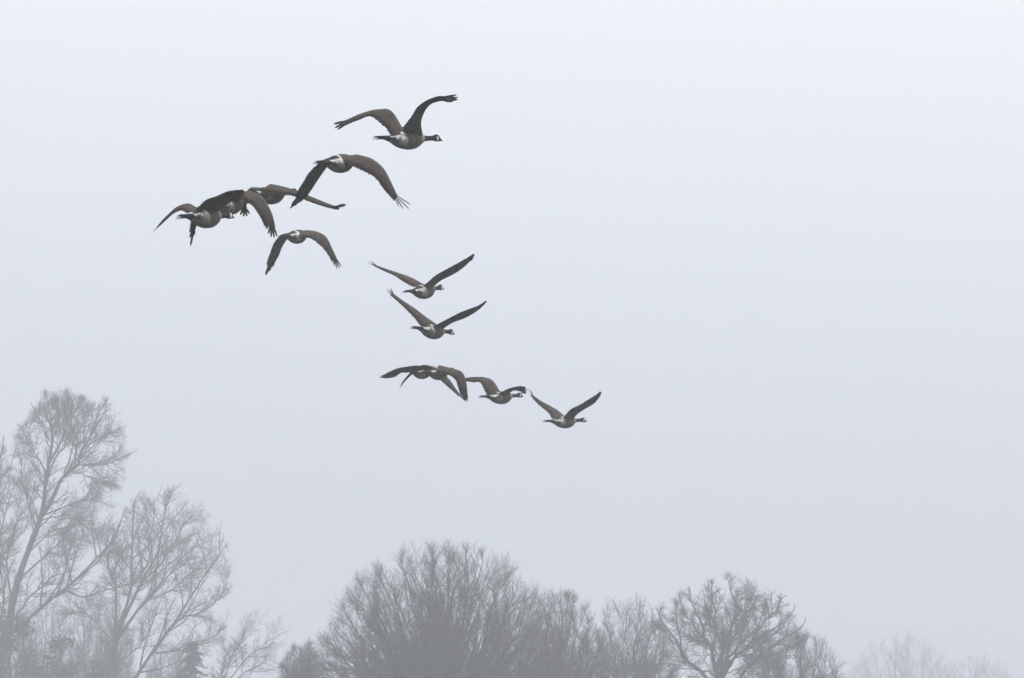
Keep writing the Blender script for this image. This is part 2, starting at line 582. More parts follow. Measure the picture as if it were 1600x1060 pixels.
# --- tree cut by the left edge
DD = 490
trunkD = ([ground_pt(-90, DD), at(-84, 1250, DD), at(-78, 1060, DD), at(-62, 960, DD)], 0.42, 0.22)
limbsD = [
    L([(-64, 965), (-40, 905), (-8, 850), (10, 800), (24, 752)], 0.12, 0.02, DD, 2),
    L([(-62, 962), (-38, 850), (-12, 760), (2, 710), (6, 680)], 0.13, 0.02, DD, 1),
    L([(-40, 905), (0, 870), (28, 838), (42, 790)], 0.08, 0.015, DD, 2),
    L([(-70, 1000), (-30, 970), (6, 940), (40, 900)], 0.09, 0.015, DD, 2),
    L([(-12, 760), (8, 740), (22, 712), (26, 690)], 0.06, 0.015, DD, 2),
    L([(-38, 850), (-20, 800), (-30, 740), (-24, 690)], 0.08, 0.015, DD, 2),
]
tree('bare tree half cut off by the left edge, behind the leaning tree', G_LEFT, trunkD, limbsD, SP_OPEN, 12, outline(DD, (-40, 810, 72, 140), (-30, 960, 90, 150)))

# --- the dome trees along the bottom
SP_DENSE = dict(rag=0.05, n=(8, 9, 4), len=(0.25, 0.52, 0.64), gnarl=0.10, up=0.06, ang=36, ang2=36, tip=1.5, lmax=2.8, r2=0.0125, r3=0.0085, t0=0.28, s=1.25)
SP_MED = dict(n=(11, 9, 6), len=(0.30, 0.50, 0.62), gnarl=0.13, up=0.05, ang=38, tip=1.4, lmax=3.0, r2=0.0150, r3=0.0088, t0=0.28, s=1.25)
dome_tree('broad dense dome of a bare tree, the largest along the bottom edge', G_MID, 692, 1064, 212, 222, 328, 150, SP_DENSE, 31, fork=(690, 1215), base=690, r=(0.50, 0.32))
dome_tree('narrow dense bare tree leaning out of the right flank of the big dome tree', G_MID, 872, 1074, 86, 158, 338, 46, SP_DENSE, 33, base=868, r=(0.34, 0.22))
dome_tree('low twiggy bare tree at the left foot of the big dome tree', G_MID, 474, 1090, 46, 90, 356, 20, SP_MED, 35, r=(0.22, 0.14))
dome_tree('bare tree of thin upright stems between the dome tree and the spreading oak', G_MID, 985, 1082, 82, 155, 368, 30, SP_MED, 37, r=(0.34, 0.22))

DQ = 372
trunkQ = ([ground_pt(1124, DQ), at(1125, 1250, DQ), at(1126, 1120, DQ), at(1125, 1062, DQ)], 0.62, 0.42)
limbsQ = [
    L([(1123, 1064), (1114, 1019), (1099, 995), (1090, 959), (1076, 922)], 0.26, 0.03, DQ, 2),
    L([(1128, 1064), (1134, 1035), (1141, 1001), (1150, 965), (1143, 914)], 0.24, 0.03, DQ, 1),
    L([(1128, 1062), (1140, 1032), (1156, 1010), (1180, 986), (1194, 944)], 0.20, 0.03, DQ, 3),
    L([(1128, 1062), (1146, 1030), (1174, 1004), (1216, 980), (1246, 942)], 0.20, 0.03, DQ, 2),
    L([(1120, 1080), (1102, 1055), (1072, 1031), (1057, 1004), (1036, 974), (1026, 952)], 0.22, 0.03, DQ, 2),
    L([(1128, 1085), (1150, 1070), (1186, 1024), (1236, 992), (1266, 966)], 0.20, 0.03, DQ, 2),
    L([(1114, 1019), (1118, 990), (1118, 955), (1112, 918)], 0.12, 0.03, DQ, 2),
    L([(1072, 1031), (1060, 990), (1056, 955), (1050, 930)], 0.10, 0.025, DQ, 2),
    L([(1141, 1001), (1160, 970), (1170, 940), (1172, 915)], 0.12, 0.025, DQ, 2.5),
    L([(1099, 995), (1080, 975), (1066, 950), (1060, 925)], 0.10, 0.025, DQ, 3),
    L([(1174, 1004), (1196, 970), (1214, 950), (1222, 925)], 0.10, 0.025, DQ, 3),
    L([(1180, 1030), (1220, 1020), (1250, 1004), (1268, 990)], 0.10, 0.025, DQ, 3),
    L([(1126, 1064), (1128, 1010), (1108, 965), (1100, 925)], 0.14, 0.025, DQ + 1.5, 4),
    L([(1128, 1064), (1150, 1020), (1196, 1000), (1236, 965)], 0.14, 0.025, DQ - 1.5, 4),
]
limbsQ = [(p, a_ * 0.70, b_ * 0.7) for p, a_, b_ in limbsQ]
for i_ in range(11):          # thinner boughs between the heavy ones, out to a rounded outline
    a_ = i_ * 2.39996
    z_ = 1 - (i_ + 0.5) / 11 * 0.95
    h_ = math.sqrt(1 - z_ * z_)
    q_ = at(1145, 1056, DQ) + np.array((128 * h_ * math.cos(a_), 128 * h_ * math.sin(a_), 157 * z_)) * PXM(DQ) * rngt.uniform(0.78, 0.92)
    p_ = at(1126 + rngt.uniform(-8, 10), 1058 - rngt.uniform(0, 22), DQ)
    v_ = q_ - p_
    n_ = np.linalg.norm(v_)
    limbsQ.append(([p_, p_ + v_ * 0.35 + rngt.normal(0, 0.03, 3) * n_ + np.array((0, 0, 0.05 * n_)), p_ + v_ * 0.7 + rngt.normal(0, 0.04, 3) * n_, q_], rngt.uniform(0.04, 0.08), 0.018))
tree('spreading bare oak with thick forked limbs showing, right of the middle', G_MID, trunkQ, limbsQ,
     dict(n=(13, 9, 5), len=(0.36, 0.48, 0.62), gnarl=0.13, up=0.035, ang=42, tip=1.3, lmax=2.5, r2=0.0130, r3=0.0085, limb_gnarl=0.16, tr=0.95, s=1.25), 41, outline(DQ, (1145, 1058, 128, 157), (1060, 1010, 52, 85)), bark=M_BARK_MOSS)
dome_tree('low rounded bare tree sloping down on the right of the spreading oak', G_MID, 1238, 1112, 102, 134, 374, 50, SP_DENSE, 43, r=(0.36, 0.22))
SP_FAR = dict(n=(8, 8, 4), len=(0.30, 0.48, 0.62), gnarl=0.12, up=0.06, ang=36, tip=1.6, lmax=3.2, r2=0.0130, r3=0.0090, t0=0.3, s=2.45)
dome_tree('faint far bare tree almost lost in the fog, the wider of two on the right', 'far trees fading into the fog', 1412, 1112, 104, 126, 880, 60, SP_FAR, 51, r=(0.5, 0.3))
dome_tree('faint far bare tree in the fog at the bottom right corner', 'far trees fading into the fog', 1530, 1122, 78, 100, 900, 44, SP_FAR, 53, r=(0.45, 0.28))


SP_LOW = dict(n=(10, 8, 5), len=(0.32, 0.50, 0.62), gnarl=0.13, up=0.05, ang=38, tip=1.3, lmax=2.6, r2=0.0130, r3=0.0085, t0=0.25, s=1.68)
dome_tree('low bare tree tangled behind the corner evergreens', G_LEFT, 62, 1085, 74, 160, 492, 40, SP_LOW, 81, r=(0.3, 0.18))
dome_tree('low bare tree tangled behind the trunk of the fan-shaped tree', G_LEFT, 155, 1085, 66, 165, 498, 36, SP_LOW, 83, r=(0.3, 0.18))
dome_tree('low bare tree tangled behind the dark conifer tip', G_LEFT, 265, 1110, 60, 112, 504, 28, SP_LOW, 85, r=(0.26, 0.16))


# --- evergreen undergrowth in the left corner
def leaf_crown(root, base, centres, radii, n, size, mat, seed, squash=1.0, name='crown'):
    rng = np.random.default_rng(seed)
    w = radii ** 2
    k = rng.choice(len(centres), n, p=w / w.sum())
    d = unit(rng.normal(0, 1, (n, 3)))
    rr = rng.random(n) ** 0.45
    c = centres[k] + d * (radii[k] * rr)[:, None] * np.array((1, 1, squash))
    a = unit(rng.normal(0, 1, (n, 3)))
    b = unit(np.cross(a, rng.normal(0, 1, (n, 3))))
    nn = np.cross(a, b)
    s = (size * rng.uniform(0.5, 1.3, n))[:, None]
    v = np.stack([c - a * s, c + b * s * 0.45 + nn * s * 0.12, c + a * s, c - b * s * 0.45 + nn * s * 0.12], 1).reshape(-1, 3)
    q = np.arange(n * 4).reshape(n, 4)
    return link(name, mesh_np(name, v - base, q, mat=mat, smooth=False), root)


def evergreen(label, group, px, top, halfw, d, seed, mat, n=6000, size=0.16):
    rng = np.random.default_rng(seed)
    base = ground_pt(px, d)
    k = PXM(d)
    topz = at(px, top, d)[2]
    root = bpy.data.objects.new('evergreen_tree', None)
    COL.objects.link(root)
    root.location = base
    tag(root, label, 'tree', group)
    tp = [base, base + np.array((0.2, 0, topz * 0.4)), base + np.array((-0.1, 0.1, topz * 0.85))]
    P = gnarl_line(tp, 14, 0.08, rng)
    v, q = tubes(P[None], np.linspace(0.24, 0.06, 14)[None], 8)
    link('trunk', mesh_np('trunk', v - base, q, mat=M_BARK), root)
    lp = []
    for i in range(14):
        t = rng.uniform(0.5, 0.95)
        p0 = P[int(t * 13)]
        a = rng.uniform(0, 6.28)
        e = p0 + np.array((math.cos(a), math.sin(a), rng.uniform(0.2, 0.9))) * halfw * k * rng.uniform(0.5, 0.9)
        lp.append(gnarl_line([p0, (p0 + e) / 2 + np.array((0, 0, 0.2)), e], 8, 0.06, rng))
    lp = np.stack(lp)
    v, q = tubes(lp, np.repeat(np.linspace(0.06, 0.015, 8)[None], len(lp), 0), 5)
    o = link('branches', mesh_np('branches', v - base, q, mat=M_BARK), root)
    o['kind'] = 'stuff'
    nc = 30
    h = rng.uniform(0.40, 0.97, nc)
    a = rng.uniform(0, 6.28, nc)
    prof = np.sqrt(np.clip(1 - ((h - 0.62) / 0.40) ** 2, 0.05, 1))
    rr = halfw * k * prof * rng.uniform(0.3, 0.95, nc)
    cen = np.stack([base[0] + rr * np.cos(a), base[1] + rr * np.sin(a), h * topz], -1)
    rad = halfw * k * rng.uniform(0.14, 0.34, nc)
    leaf_crown(root, base, cen, rad, n, size, mat, seed + 1)
    return root


G_EVER = 'dark evergreens under the left trees'
evergreen('dark leafy evergreen in the bottom left corner under the leaning trunk', G_EVER, 14, 958, 74, 455, 61, M_IVY, 4200, 0.23)
evergreen('lower leafy evergreen bush-topped tree between the corner and the fan-shaped tree', G_EVER, 96, 985, 62, 460, 64, M_IVY, 2600, 0.21)
evergreen('small ragged evergreen with rusty leaves at the foot of the fan-shaped tree', G_EVER, 165, 1008, 46, 462, 67, M_DRY, 1400, 0.18)


def conifer(label, group, px, top, halfw, d, seed):
    """a spruce: stem with drooping whorled boughs, each bough a spray of needle tufts"""
    rng = np.random.default_rng(seed)
    base = ground_pt(px, d)
    tz = at(px, top, d)[2]
    k = PXM(d)
    root = bpy.data.objects.new('conifer', None)
    COL.objects.link(root)
    root.location = base
    tag(root, label, 'tree', group)
    P = np.stack([np.full(12, base[0]), np.full(12, base[1]), np.linspace(0, tz, 12)], -1) + rng.normal(0, 0.03, (12, 3))
    v, q = tubes(P[None], np.linspace(0.22, 0.02, 12)[None], 8)
    link('trunk', mesh_np('trunk', v - base, q, mat=M_BARK), root)
    full = halfw * k
    vs = []
    lines = []
    for i in range(150):
        h = tz - (i / 150) ** 1.1 * tz * 0.62
        ln = full * min(1.0, 0.10 + 1.1 * (tz - h) / (full * 2.6)) * rng.uniform(0.65, 1.15)
        a = rng.uniform(0, 6.28)
        o = np.array((math.cos(a), math.sin(a), 0))
        pts = np.stack([np.array((base[0], base[1], h)) + o * ln * s + np.array((0, 0, 1)) * ln * (0.18 * s - 0.55 * s * s + 0.12 * s ** 4) for s in np.linspace(0, 1, 7)])
        lines.append(pts)
        m = 60
        s = rng.random(m)
        f = s * 6
        ii = np.minimum(f.astype(int), 5)
        c = pts[ii] + (pts[ii + 1] - pts[ii]) * (f - ii)[:, None]
        side = np.array((-o[1], o[0], 0)) * rng.choice((-1, 1), m)[:, None]
        dv = unit(side * rng.uniform(0.3, 1, (m, 1)) + o * 0.7 + rng.normal(0, 0.3, (m, 3)) + np.array((0, 0, -0.25)))
        l2 = rng.uniform(0.16, 0.46, (m, 1)) * (1.1 - 0.5 * s[:, None])
        nv = unit(np.cross(dv, rng.normal(0, 1, (m, 3)))) * 0.05
        vs.append(np.stack([c - nv, c + dv * l2 * 0.6 - nv, c + dv * l2, c + dv * l2 * 0.6 + nv], 1).reshape(-1, 3))
    v = np.concatenate(vs)
    q = np.arange(len(v)).reshape(-1, 4)
    link('crown', mesh_np('crown', v - base, q, mat=M_NEEDLE, smooth=False), root)
    lines = np.stack(lines)
    v, q = tubes(lines, np.repeat(np.linspace(0.03, 0.008, 7)[None], len(lines), 0), 4)
    o = link('boughs', mesh_np('boughs', v - base, q, mat=M_BARK), root)
    o['kind'] = 'stuff'


conifer('dark conifer tip under the low right branch of the fan-shaped tree', G_EVER, 298, 1003, 92, 470, 71)


# ------------------------------------------------------------------ geese
BODY = [  # t along the bird, rise of the centre line, half height, half width
    (0.04, 0.000, 0.008, 0.040), (0.10, -0.004, 0.018, 0.044), (0.15, -0.008, 0.026, 0.048), (0.20, -0.014, 0.034, 0.055), (0.25, -0.020, 0.048, 0.064), (0.31, -0.026, 0.078, 0.088),
    (0.385, -0.029, 0.100, 0.108), (0.47, -0.029, 0.112, 0.121), (0.555, -0.026, 0.110, 0.117), (0.62, -0.020, 0.096, 0.101),
    (0.665, -0.012, 0.074, 0.077), (0.70, -0.004, 0.052, 0.054), (0.735, 0.003, 0.036, 0.037), (0.80, 0.007, 0.029, 0.029),
    (0.862, 0.011, 0.031, 0.029), (0.892, 0.016, 0.042, 0.034), (0.920, 0.017, 0.046, 0.036), (0.943, 0.011, 0.040, 0.031), (0.960, 0.003, 0.029, 0.024), (0.970, -0.002, 0.018, 0.016)]
BODY = np.array(BODY)
LEN = 0.95
BLACK = (0.010, 0.010, 0.011)
WHITE = (0.62, 0.62, 0.60)
C_BACK = (0.066, 0.049, 0.038)
C_FLANK = (0.074, 0.063, 0.056)
C_BELLY = (0.135, 0.125, 0.115)
C_VENT = (0.26, 0.25, 0.235)
C_BREAST = (0.21, 0.19, 0.17)


def body_colour(t, a):
    """a: 0 = spine, pi = keel"""
    up = math.cos(a)
    if t > 0.722:
        if 0.900 < t < 0.930 and -0.92 < up < 0.42:
            return WHITE
        return BLACK
    if t < 0.20:
        return BLACK
    if t < 0.37 and up > 0.66:                      # black rump above the white band
        return BLACK
    if t < 0.40 and up > 0.16:                      # white upper tail coverts
        return WHITE
    if t < 0.31 and up > -0.62:  # dark tail side: tail feathers, with their shade put into the colour
        return (0.055, 0.052, 0.050) if t > 0.27 else (0.026, 0.025, 0.025)
    if t < 0.345:
        return C_BELLY
    if t < 0.43:                                    # pale rear flank, duller below
        return C_BACK if up > 0.35 else (C_VENT if up > -0.5 else C_BELLY)
    if t > 0.655 and up < 0.75:
        return C_BREAST
    if up > 0.40:
        return C_BACK
    return C_FLANK if up > -0.75 else C_BELLY


def blade(base, tip, wdir, nrm, w, th=0.0045, bend=0.0, blunt=0.5):
    """one flight feather as a closed lens-shaped blade"""
    s = np.array((0, 0.25, 0.55, 0.78, 0.92, 1.0))
    ww = w * np.array((0.55, 0.95, 1.0, 0.86, blunt, 0.06))
    ax = tip - base
    L_ = np.linalg.norm(ax)
    P = base + s[:, None] * ax + (np.sin(s * math.pi / 2) - s)[:, None] * nrm * bend * L_
    tt = th * (1 - 0.8 * s)
    v = np.stack([P - wdir * ww[:, None] / 2, P + nrm * tt[:, None], P + wdir * ww[:, None] / 2, P - nrm * tt[:, None]], 1).reshape(-1, 3)
    q = []
    for i in range(5):
        for j in range(4):
            k = (j + 1) % 4
            q.append((i * 4 + j, i * 4 + k, (i + 1) * 4 + k, (i + 1) * 4 + j))
    q.append((3, 2, 1, 0))
    q.append((20, 21, 22, 23))
    return v, np.array(q)


FR = np.array((0.0, 0.20, 0.42, 0.62, 0.80, 0.91))
SPAN = 0.84
CH = np.array((0.34, 0.32, 0.285, 0.235, 0.170, 0.120))


def goose(label, D, tail, bill, wings, seed, roll=0.0, spread=1.0, group='wild geese flying in a straggling line'):
    rng = np.random.default_rng(seed)
    k = D / F
    p0, p1 = at(*tail, D), at(*bill, D)
    d = p1 - p0
    dl = np.linalg.norm(d)
    dz = math.sqrt(max(LEN ** 2 - dl ** 2, 0.01))
    p0 = at(*tail, D - dz / 2)
    p1 = at(*bill, D + dz / 2)
    ax = p1 - p0
    Lb = np.linalg.norm(ax)
    f = ax / Lb
    s = unit(np.cross(f, np.array((0, 0, 1.0))))        # the bird's right
    u = np.cross(s, f)
    u, s = u * math.cos(roll) + s * math.sin(roll), s * math.cos(roll) - u * math.sin(roll)
    org = p0 + ax * 0.5
    verts, quads, cols = [], [], []
    # body, neck and head: one loft
    NT, NA = 64, 18
    tt = np.concatenate([np.linspace(0.04, 0.70, 36), np.linspace(0.715, 0.970, 28)])
    prof = np.stack([np.interp(tt, BODY[:, 0], BODY[:, j]) for j in (1, 2, 3)], -1)
    prof[:, 1:] *= 0.95
    for _ in range(2):
        prof[1:-1] = (prof[:-2] + 2 * prof[1:-1] + prof[2:]) / 4
    for i, t in enumerate(tt):
        c, hh, hw = prof[i]
        for j in range(NA):
            a = 2 * math.pi * j / NA
            keel = 1.0 if math.cos(a) > 0 else 1.05
            verts.append(p0 + f * t * Lb + u * (c + hh * math.cos(a) * keel) + s * hw * math.sin(a))
            aa = a if a <= math.pi else 2 * math.pi - a
            bc_ = np.array(body_colour(t + rng.normal(0, 0.004), aa + rng.normal(0, 0.06)))
            cols.append(tuple(bc_ * (rng.uniform(0.78, 1.22) if 0.3 < t < 0.72 else 1.0)))
    for i in range(NT - 1):
        for j in range(NA):
            j2 = (j + 1) % NA
            quads.append((i * NA + j, i * NA + j2, (i + 1) * NA + j2, (i + 1) * NA + j))
    tris = []
    for row in (0, NT - 1):
        ci = len(verts)
        verts.append(np.mean(verts[row * NA:(row + 1) * NA], axis=0))
        cols.append(BLACK)
        for j in range(NA):
            a_, b_ = row * NA + j, row * NA + (j + 1) % NA
            tris.append((ci, b_, a_) if row == 0 else (ci, a_, b_))
    feathers = []
    for wi, (near, wd) in enumerate((('far', wings['far']), ('near', wings['near']))):
        sgn = -1.0 if near == 'near' else 1.0
        crop, LEp, TEp, tips = wd['crop'], wd['le'], wd['te'], wd['tips']
        X = lambda p: (crop[0] + p[0] / crop[2], crop[1] + p[1] / crop[2])
        LEp, TEp, tips = [X(p) for p in LEp], [X(p) for p in TEp], [X(p) for p in tips]
        ext = wd['ext']                  # how far the closed part of the hand runs towards the feather tips
        mixp = lambda p, q: (p[0] + (q[0] - p[0]) * ext, p[1] + (q[1] - p[1]) * ext)
        LEp.append(mixp(LEp[-1], tips[0]))
        TEp.append(mixp(TEp[-1], tips[-1]))
        sh = p0 + f * 0.66 * Lb - s * sgn * 0.085
        zc = (sh - CAM) @ FWD
        depth = [zc]
        for i in range(5):
            l_ = (FR[i + 1] - FR[i]) * SPAN
            di = math.hypot(LEp[i + 1][0] - LEp[i][0], LEp[i + 1][1] - LEp[i][1]) * k
            depth.append(depth[-1] + sgn * math.sqrt(max(l_ ** 2 - di ** 2, (0.12 * l_) ** 2)))
        LE = np.array([at(*p, z) for p, z in zip(LEp, depth)])
        TE = []
        for i, (p, z) in enumerate(zip(TEp, depth)):
            di = math.hypot(p[0] - LEp[i][0], p[1] - LEp[i][1]) * k
            TE.append(at(*p, z - math.sqrt(max(CH[i] ** 2 - di ** 2, (0.10 * CH[i]) ** 2))))
        TE = np.array(TE)
        NS = 31
        le, te = catmull(LE, NS), catmull(TE, NS)
        us = np.linspace(0, 5, NS)
        span = np.gradient(le, axis=0)
        fw = unit(le - te)
        dors = unit(np.cross(span, fw)) if near == 'near' else unit(np.cross(fw, span))
        # root ring buried in the body, then the arm: airfoil sections along the wing
        inner_l = p0 + f * 0.64 * Lb + u * 0.02
        inner_t = p0 + f * 0.40 * Lb + u * 0.02
        le_a = np.concatenate([[inner_l], le])
        te_a = np.concatenate([[inner_t], te])
        do_a = np.concatenate([[dors[0]], dors])
        base_i = len(verts)
        cc = np.array((0.0, 0.06, 0.20, 0.42, 0.68, 0.90))
        thp = np.array((0.0, 0.62, 1.0, 0.70, 0.34, 0.10))
        ring = [(c, th, 1) for c, th in zip(cc, thp)] + [(c, -th * 0.6, -1) for c, th in zip(cc[-1:0:-1], thp[-1:0:-1])]
        nr = len(ring)
        for i in range(NS + 1):
            uu = 0 if i == 0 else us[i - 1]
            T = np.interp(uu, (0, 1, 2, 3, 4, 5), (0.030, 0.023, 0.016, 0.010, 0.006, 0.002))
            chv = te_a[i] - le_a[i]
            cl = np.linalg.norm(chv)
            for c, th, side in ring:
                camber = 0.07 * cl * math.sin(math.pi * min(1, c * 0.9))
                verts.append(le_a[i] + chv * c + do_a[i] * (T * th + camber))
                g = 1 - 0.14 * uu
                if side > 0:      # brown coverts in rows, darker flight feathers behind
                    col = np.array((0.066, 0.047, 0.036)) * g * np.interp(c, (0, 0.06, 0.2, 0.42, 0.68, 0.9), (0.75, 1.0, 1.25, 0.85, 0.95, 0.6))
                else:
                    col = np.array((0.046, 0.041, 0.040)) * g * np.interp(c, (0, 0.06, 0.2, 0.42, 0.68, 0.9), (0.7, 0.9, 1.15, 1.0, 0.62, 0.5))
                cols.append(tuple(col * rng.uniform(0.72, 1.28)))
        flip = near == 'near'
        for i in range(NS):
            for j in range(nr):
                a_, b_ = base_i + i * nr + j, base_i + i * nr + (j + 1) % nr
                c_, e_ = b_ + nr, a_ + nr
                quads.append((a_, e_, c_, b_) if flip else (a_, b_, c_, e_))
        endc = len(verts)
        verts.append(le[-1] * 0.5 + te[-1] * 0.5)
        cols.append((0.03, 0.027, 0.026))
        for j in range(nr):
            a_, b_ = base_i + NS * nr + j, base_i + NS * nr + (j + 1) % nr
            tris.append((endc, a_, b_) if not flip else (endc, b_, a_))

        def along(arr, x):
            x = min(max(x, 0), 5)
            fi = x / 5 * (NS - 1)
            i = min(int(fi), NS - 2)
            return arr[i] * (1 - (fi - i)) + arr[i + 1] * (fi - i)
        # secondaries and inner primaries, each a blade reaching the trailing edge
        nsec = 21
        for j in range(nsec):
            x = 0.12 + 4.5 * j / (nsec - 1)
            xb = max(0.05, x - 0.10 - 0.20 * (x / 4))
            b_ = along(le, xb) + (along(te, xb) - along(le, xb)) * (0.50 if x < 2.6 else 0.42)
            t_ = along(le, x) + (along(te, x) - along(le, x)) * (1.03 + rng.normal(0, 0.012) + (0.012 if j % 2 else 0))
            gap = np.linalg.norm(along(te, min(5, x + 0.12)) - along(te, max(0, x - 0.12))) / 0.24 * 4.5 / (nsec - 1)
            wv = unit(along(te, min(5, x + 0.2)) - along(te, max(0, x - 0.2)))
            axf = unit(t_ - b_)
            wv = unit(wv - axf * (wv @ axf))
            nn = along(dors, x)
            b2 = b_ + nn * (0.05 * np.linalg.norm(along(te, xb) - along(le, xb)) + 0.002 * (j % 3))
            prim = x > 2.3
            feathers.append(('primary_feather' if prim else 'secondary_feather', blade(b2, t_, wv, nn, max(0.022, gap * 1.45), bend=0.03, blunt=0.62), M_PRIM if x > 2.75 else M_SEC))
        # outer primaries: the fingers of the wing tip
        nt = len(tips)
        for j, tp in enumerate(tips):
            v_ = j / max(1, nt - 1)
            xb = 4.7 - 0.9 * v_
            cb = 0.12 + 0.42 * v_
            b_ = along(le, xb) + (along(te, xb) - along(le, xb)) * cb
            zb = (b_ - CAM) @ FWD
            bp = at(0, 0, 1)
            rel = b_ - CAM
            bpx = 800 + F * (rel @ RIGHT) / zb
            bpy_ = 530 - F * (rel @ UPV) / zb
            di = math.hypot(tp[0] - bpx, tp[1] - bpy_) * k
            fl = 0.29 - 0.05 * v_
            t_ = at(*tp, zb + sgn * 0.6 * math.sqrt(max(fl ** 2 - di ** 2, 0.0)))
            axf = unit(t_ - b_)
            wv = unit(along(te, 4.3) - along(le, 4.3))
            lat = at(*tips[-1], zb) - at(*tips[0], zb)
            if wd['flat'] and np.linalg.norm(lat) > 0.008:   # an open hand turns its feathers with the spread of the tips
                wv = wv * (1 - wd['flat']) + unit(lat) * wd['flat']
            wv = unit(wv - axf * (wv @ axf))
            nn = unit(np.cross(axf, wv))
            if nn @ along(dors, 4.5) < 0:
                nn = -nn
            feathers.append(('primary_feather', blade(b_ + nn * 0.002 * j, t_, wv, nn, wd.get('fw', 0.040), bend=-0.03 * spread, blunt=0.55), M_PRIM))
    verts = np.array(verts)
    me = mesh_np('goose', verts - org, quads, tris, M_PLUM)
    at_ = me.color_attributes.new('plumage', 'FLOAT_COLOR', 'POINT')
    ca = np.ones((len(cols), 4), np.float32)
    ca[:, :3] = np.array(cols)
    at_.data.foreach_set('color', ca.ravel())
    g = link('goose', me)
    g.location = org
    tag(g, label, 'goose', group)
    for nm, (v, q), m in feathers:
        link(nm, mesh_np(nm, v - org, q, mat=m), g)
    # tail: a fan of blades
    for j in range(9):
        w = (j - 4) / 4
        b_ = p0 + f * 0.235 * Lb + s * 0.028 * w + u * (-0.006 - 0.004 * abs(w))
        t_ = p0 + f * (0.0 + 0.028 * w * w) * Lb + s * 0.088 * w + u * (0.006 - 0.032 * w * w)
        axf = unit(t_ - b_)
        wv = unit(s - axf * (s @ axf))
        v, q = blade(b_, t_, wv, u, 0.044, th=0.010, blunt=0.8)
        link('tail_feather', mesh_np('tail_feather', v - org, q, mat=M_TAIL), g)
    # bill
    bt = np.array((0.958, 0.970, 0.985, 0.996, 1.003))
    bc = np.array((0.000, -0.005, -0.009, -0.012, -0.013))
    bh = np.array((0.020, 0.016, 0.011, 0.007, 0.002))
    bw = np.array((0.016, 0.014, 0.013, 0.012, 0.004))
    v, q = [], []
    for i in range(5):
        for j in range(10):
            a = 2 * math.pi * j / 10
            v.append(p0 + f * bt[i] * Lb + u * (bc[i] + bh[i] * math.cos(a)) + s * bw[i] * math.sin(a))
    for i in range(4):
        for j in range(10):
            q.append((i * 10 + j, i * 10 + (j + 1) % 10, (i + 1) * 10 + (j + 1) % 10, (i + 1) * 10 + j))
    link('bill', mesh_np('bill', np.array(v) - org, q, mat=M_BILL), g)
    # eyes
    for sd_ in (-1, 1):
        c = p0 + f * 0.932 * Lb + u * 0.026 + s * sd_ * 0.026
        v, q = [], []
        for i in range(5):
            ph = math.pi * (i + 0.02) / 4.04
            for j in range(8):
                a = 2 * math.pi * j / 8
                v.append(c + 0.006 * (f * math.sin(ph) * math.cos(a) + u * math.sin(ph) * math.sin(a) + s * math.cos(ph)))
        for i in range(4):
            for j in range(8):
                q.append((i * 8 + j, i * 8 + (j + 1) % 8, (i + 1) * 8 + (j + 1) % 8, (i + 1) * 8 + j))
        link('eye', mesh_np('eye', np.array(v) - org, q, mat=M_EYE), g)
    return g


def W(crop, le, te, tips, fw=0.034, ext=None):
    thin = fw < 0.026
    return dict(crop=crop, le=le, te=te, tips=tips, fw=fw, ext=ext if ext is not None else (0.12 if thin else 0.5), flat=0.0 if thin else 0.75)


def C(crop, p):
    return (crop[0] + p[0] / crop[2], crop[1] + p[1] / crop[2])


c1 = (500, 130, 6.667)
goose('topmost goose, both wings raised with spread wing tips and white cheek showing', 69, C(c1, (568, 557)), C(c1, (1273, 588)), dict(
    far=W(c1, [(855, 475), (737, 287), (620, 281), (450, 314), (290, 378)], [(735, 548), (690, 472), (535, 352), (400, 388), (260, 445)], [(142, 428), (152, 470), (178, 488)], 0.028, 0.35),
    near=W(c1, [(1072, 540), (1054, 420), (1085, 310), (1150, 225), (1250, 190)], [(862, 470), (950, 360), (1010, 262), (1090, 195), (1210, 143)], [(1386, 192), (1420, 178), (1438, 172), (1440, 150), (1428, 122)], 0.030, 0.45)), 101)
c2 = (440, 225, 7.619)
goose('brown-backed goose second from the top, both wings swept down, head hidden', 66, C(c2, (425, 208)), C(c2, (985, 196)), dict(
    far=W(c2, [(640, 215), (556, 262), (440, 420), (362, 540), (290, 640)], [(560, 178), (470, 215), (345, 325), (272, 440), (195, 555)], [(210, 700), (150, 742), (98, 773), (112, 735)]),
    near=W(c2, [(930, 148), (1080, 185), (1205, 285), (1290, 430), (1370, 600)], [(790, 250), (905, 290), (1110, 402), (1220, 545), (1330, 668)], [(1540, 724), (1520, 776), (1452, 780), (1398, 752)], 0.022)), 102)
c3 = (230, 270, 5.0)
z1 = (280, 290, 13.25)
z2 = (340, 285, 11.78)
z4 = (235, 300, 11.78)
goose('right goose of the tight cluster of three, one thin wing stretched to the right', 68, C(c3, (748, 150)), C(c3, (1185, 162)), dict(
    far=W(z2, [(720, 140), (650, 230), (580, 330), (535, 420), (542, 470)], [(560, 160), (480, 250), (420, 350), (385, 460), (375, 520)], [(590, 588), (540, 632), (480, 636), (418, 606), (368, 545)], 0.027, 0.0),
    near=W(c3, [(985, 106), (1080, 124), (1165, 150), (1320, 209), (1450, 258)], [(885, 152), (1030, 168), (1150, 186), (1330, 250), (1475, 289)], [(1546, 249), (1556, 250), (1546, 259)], 0.028, 0.5)), 103)
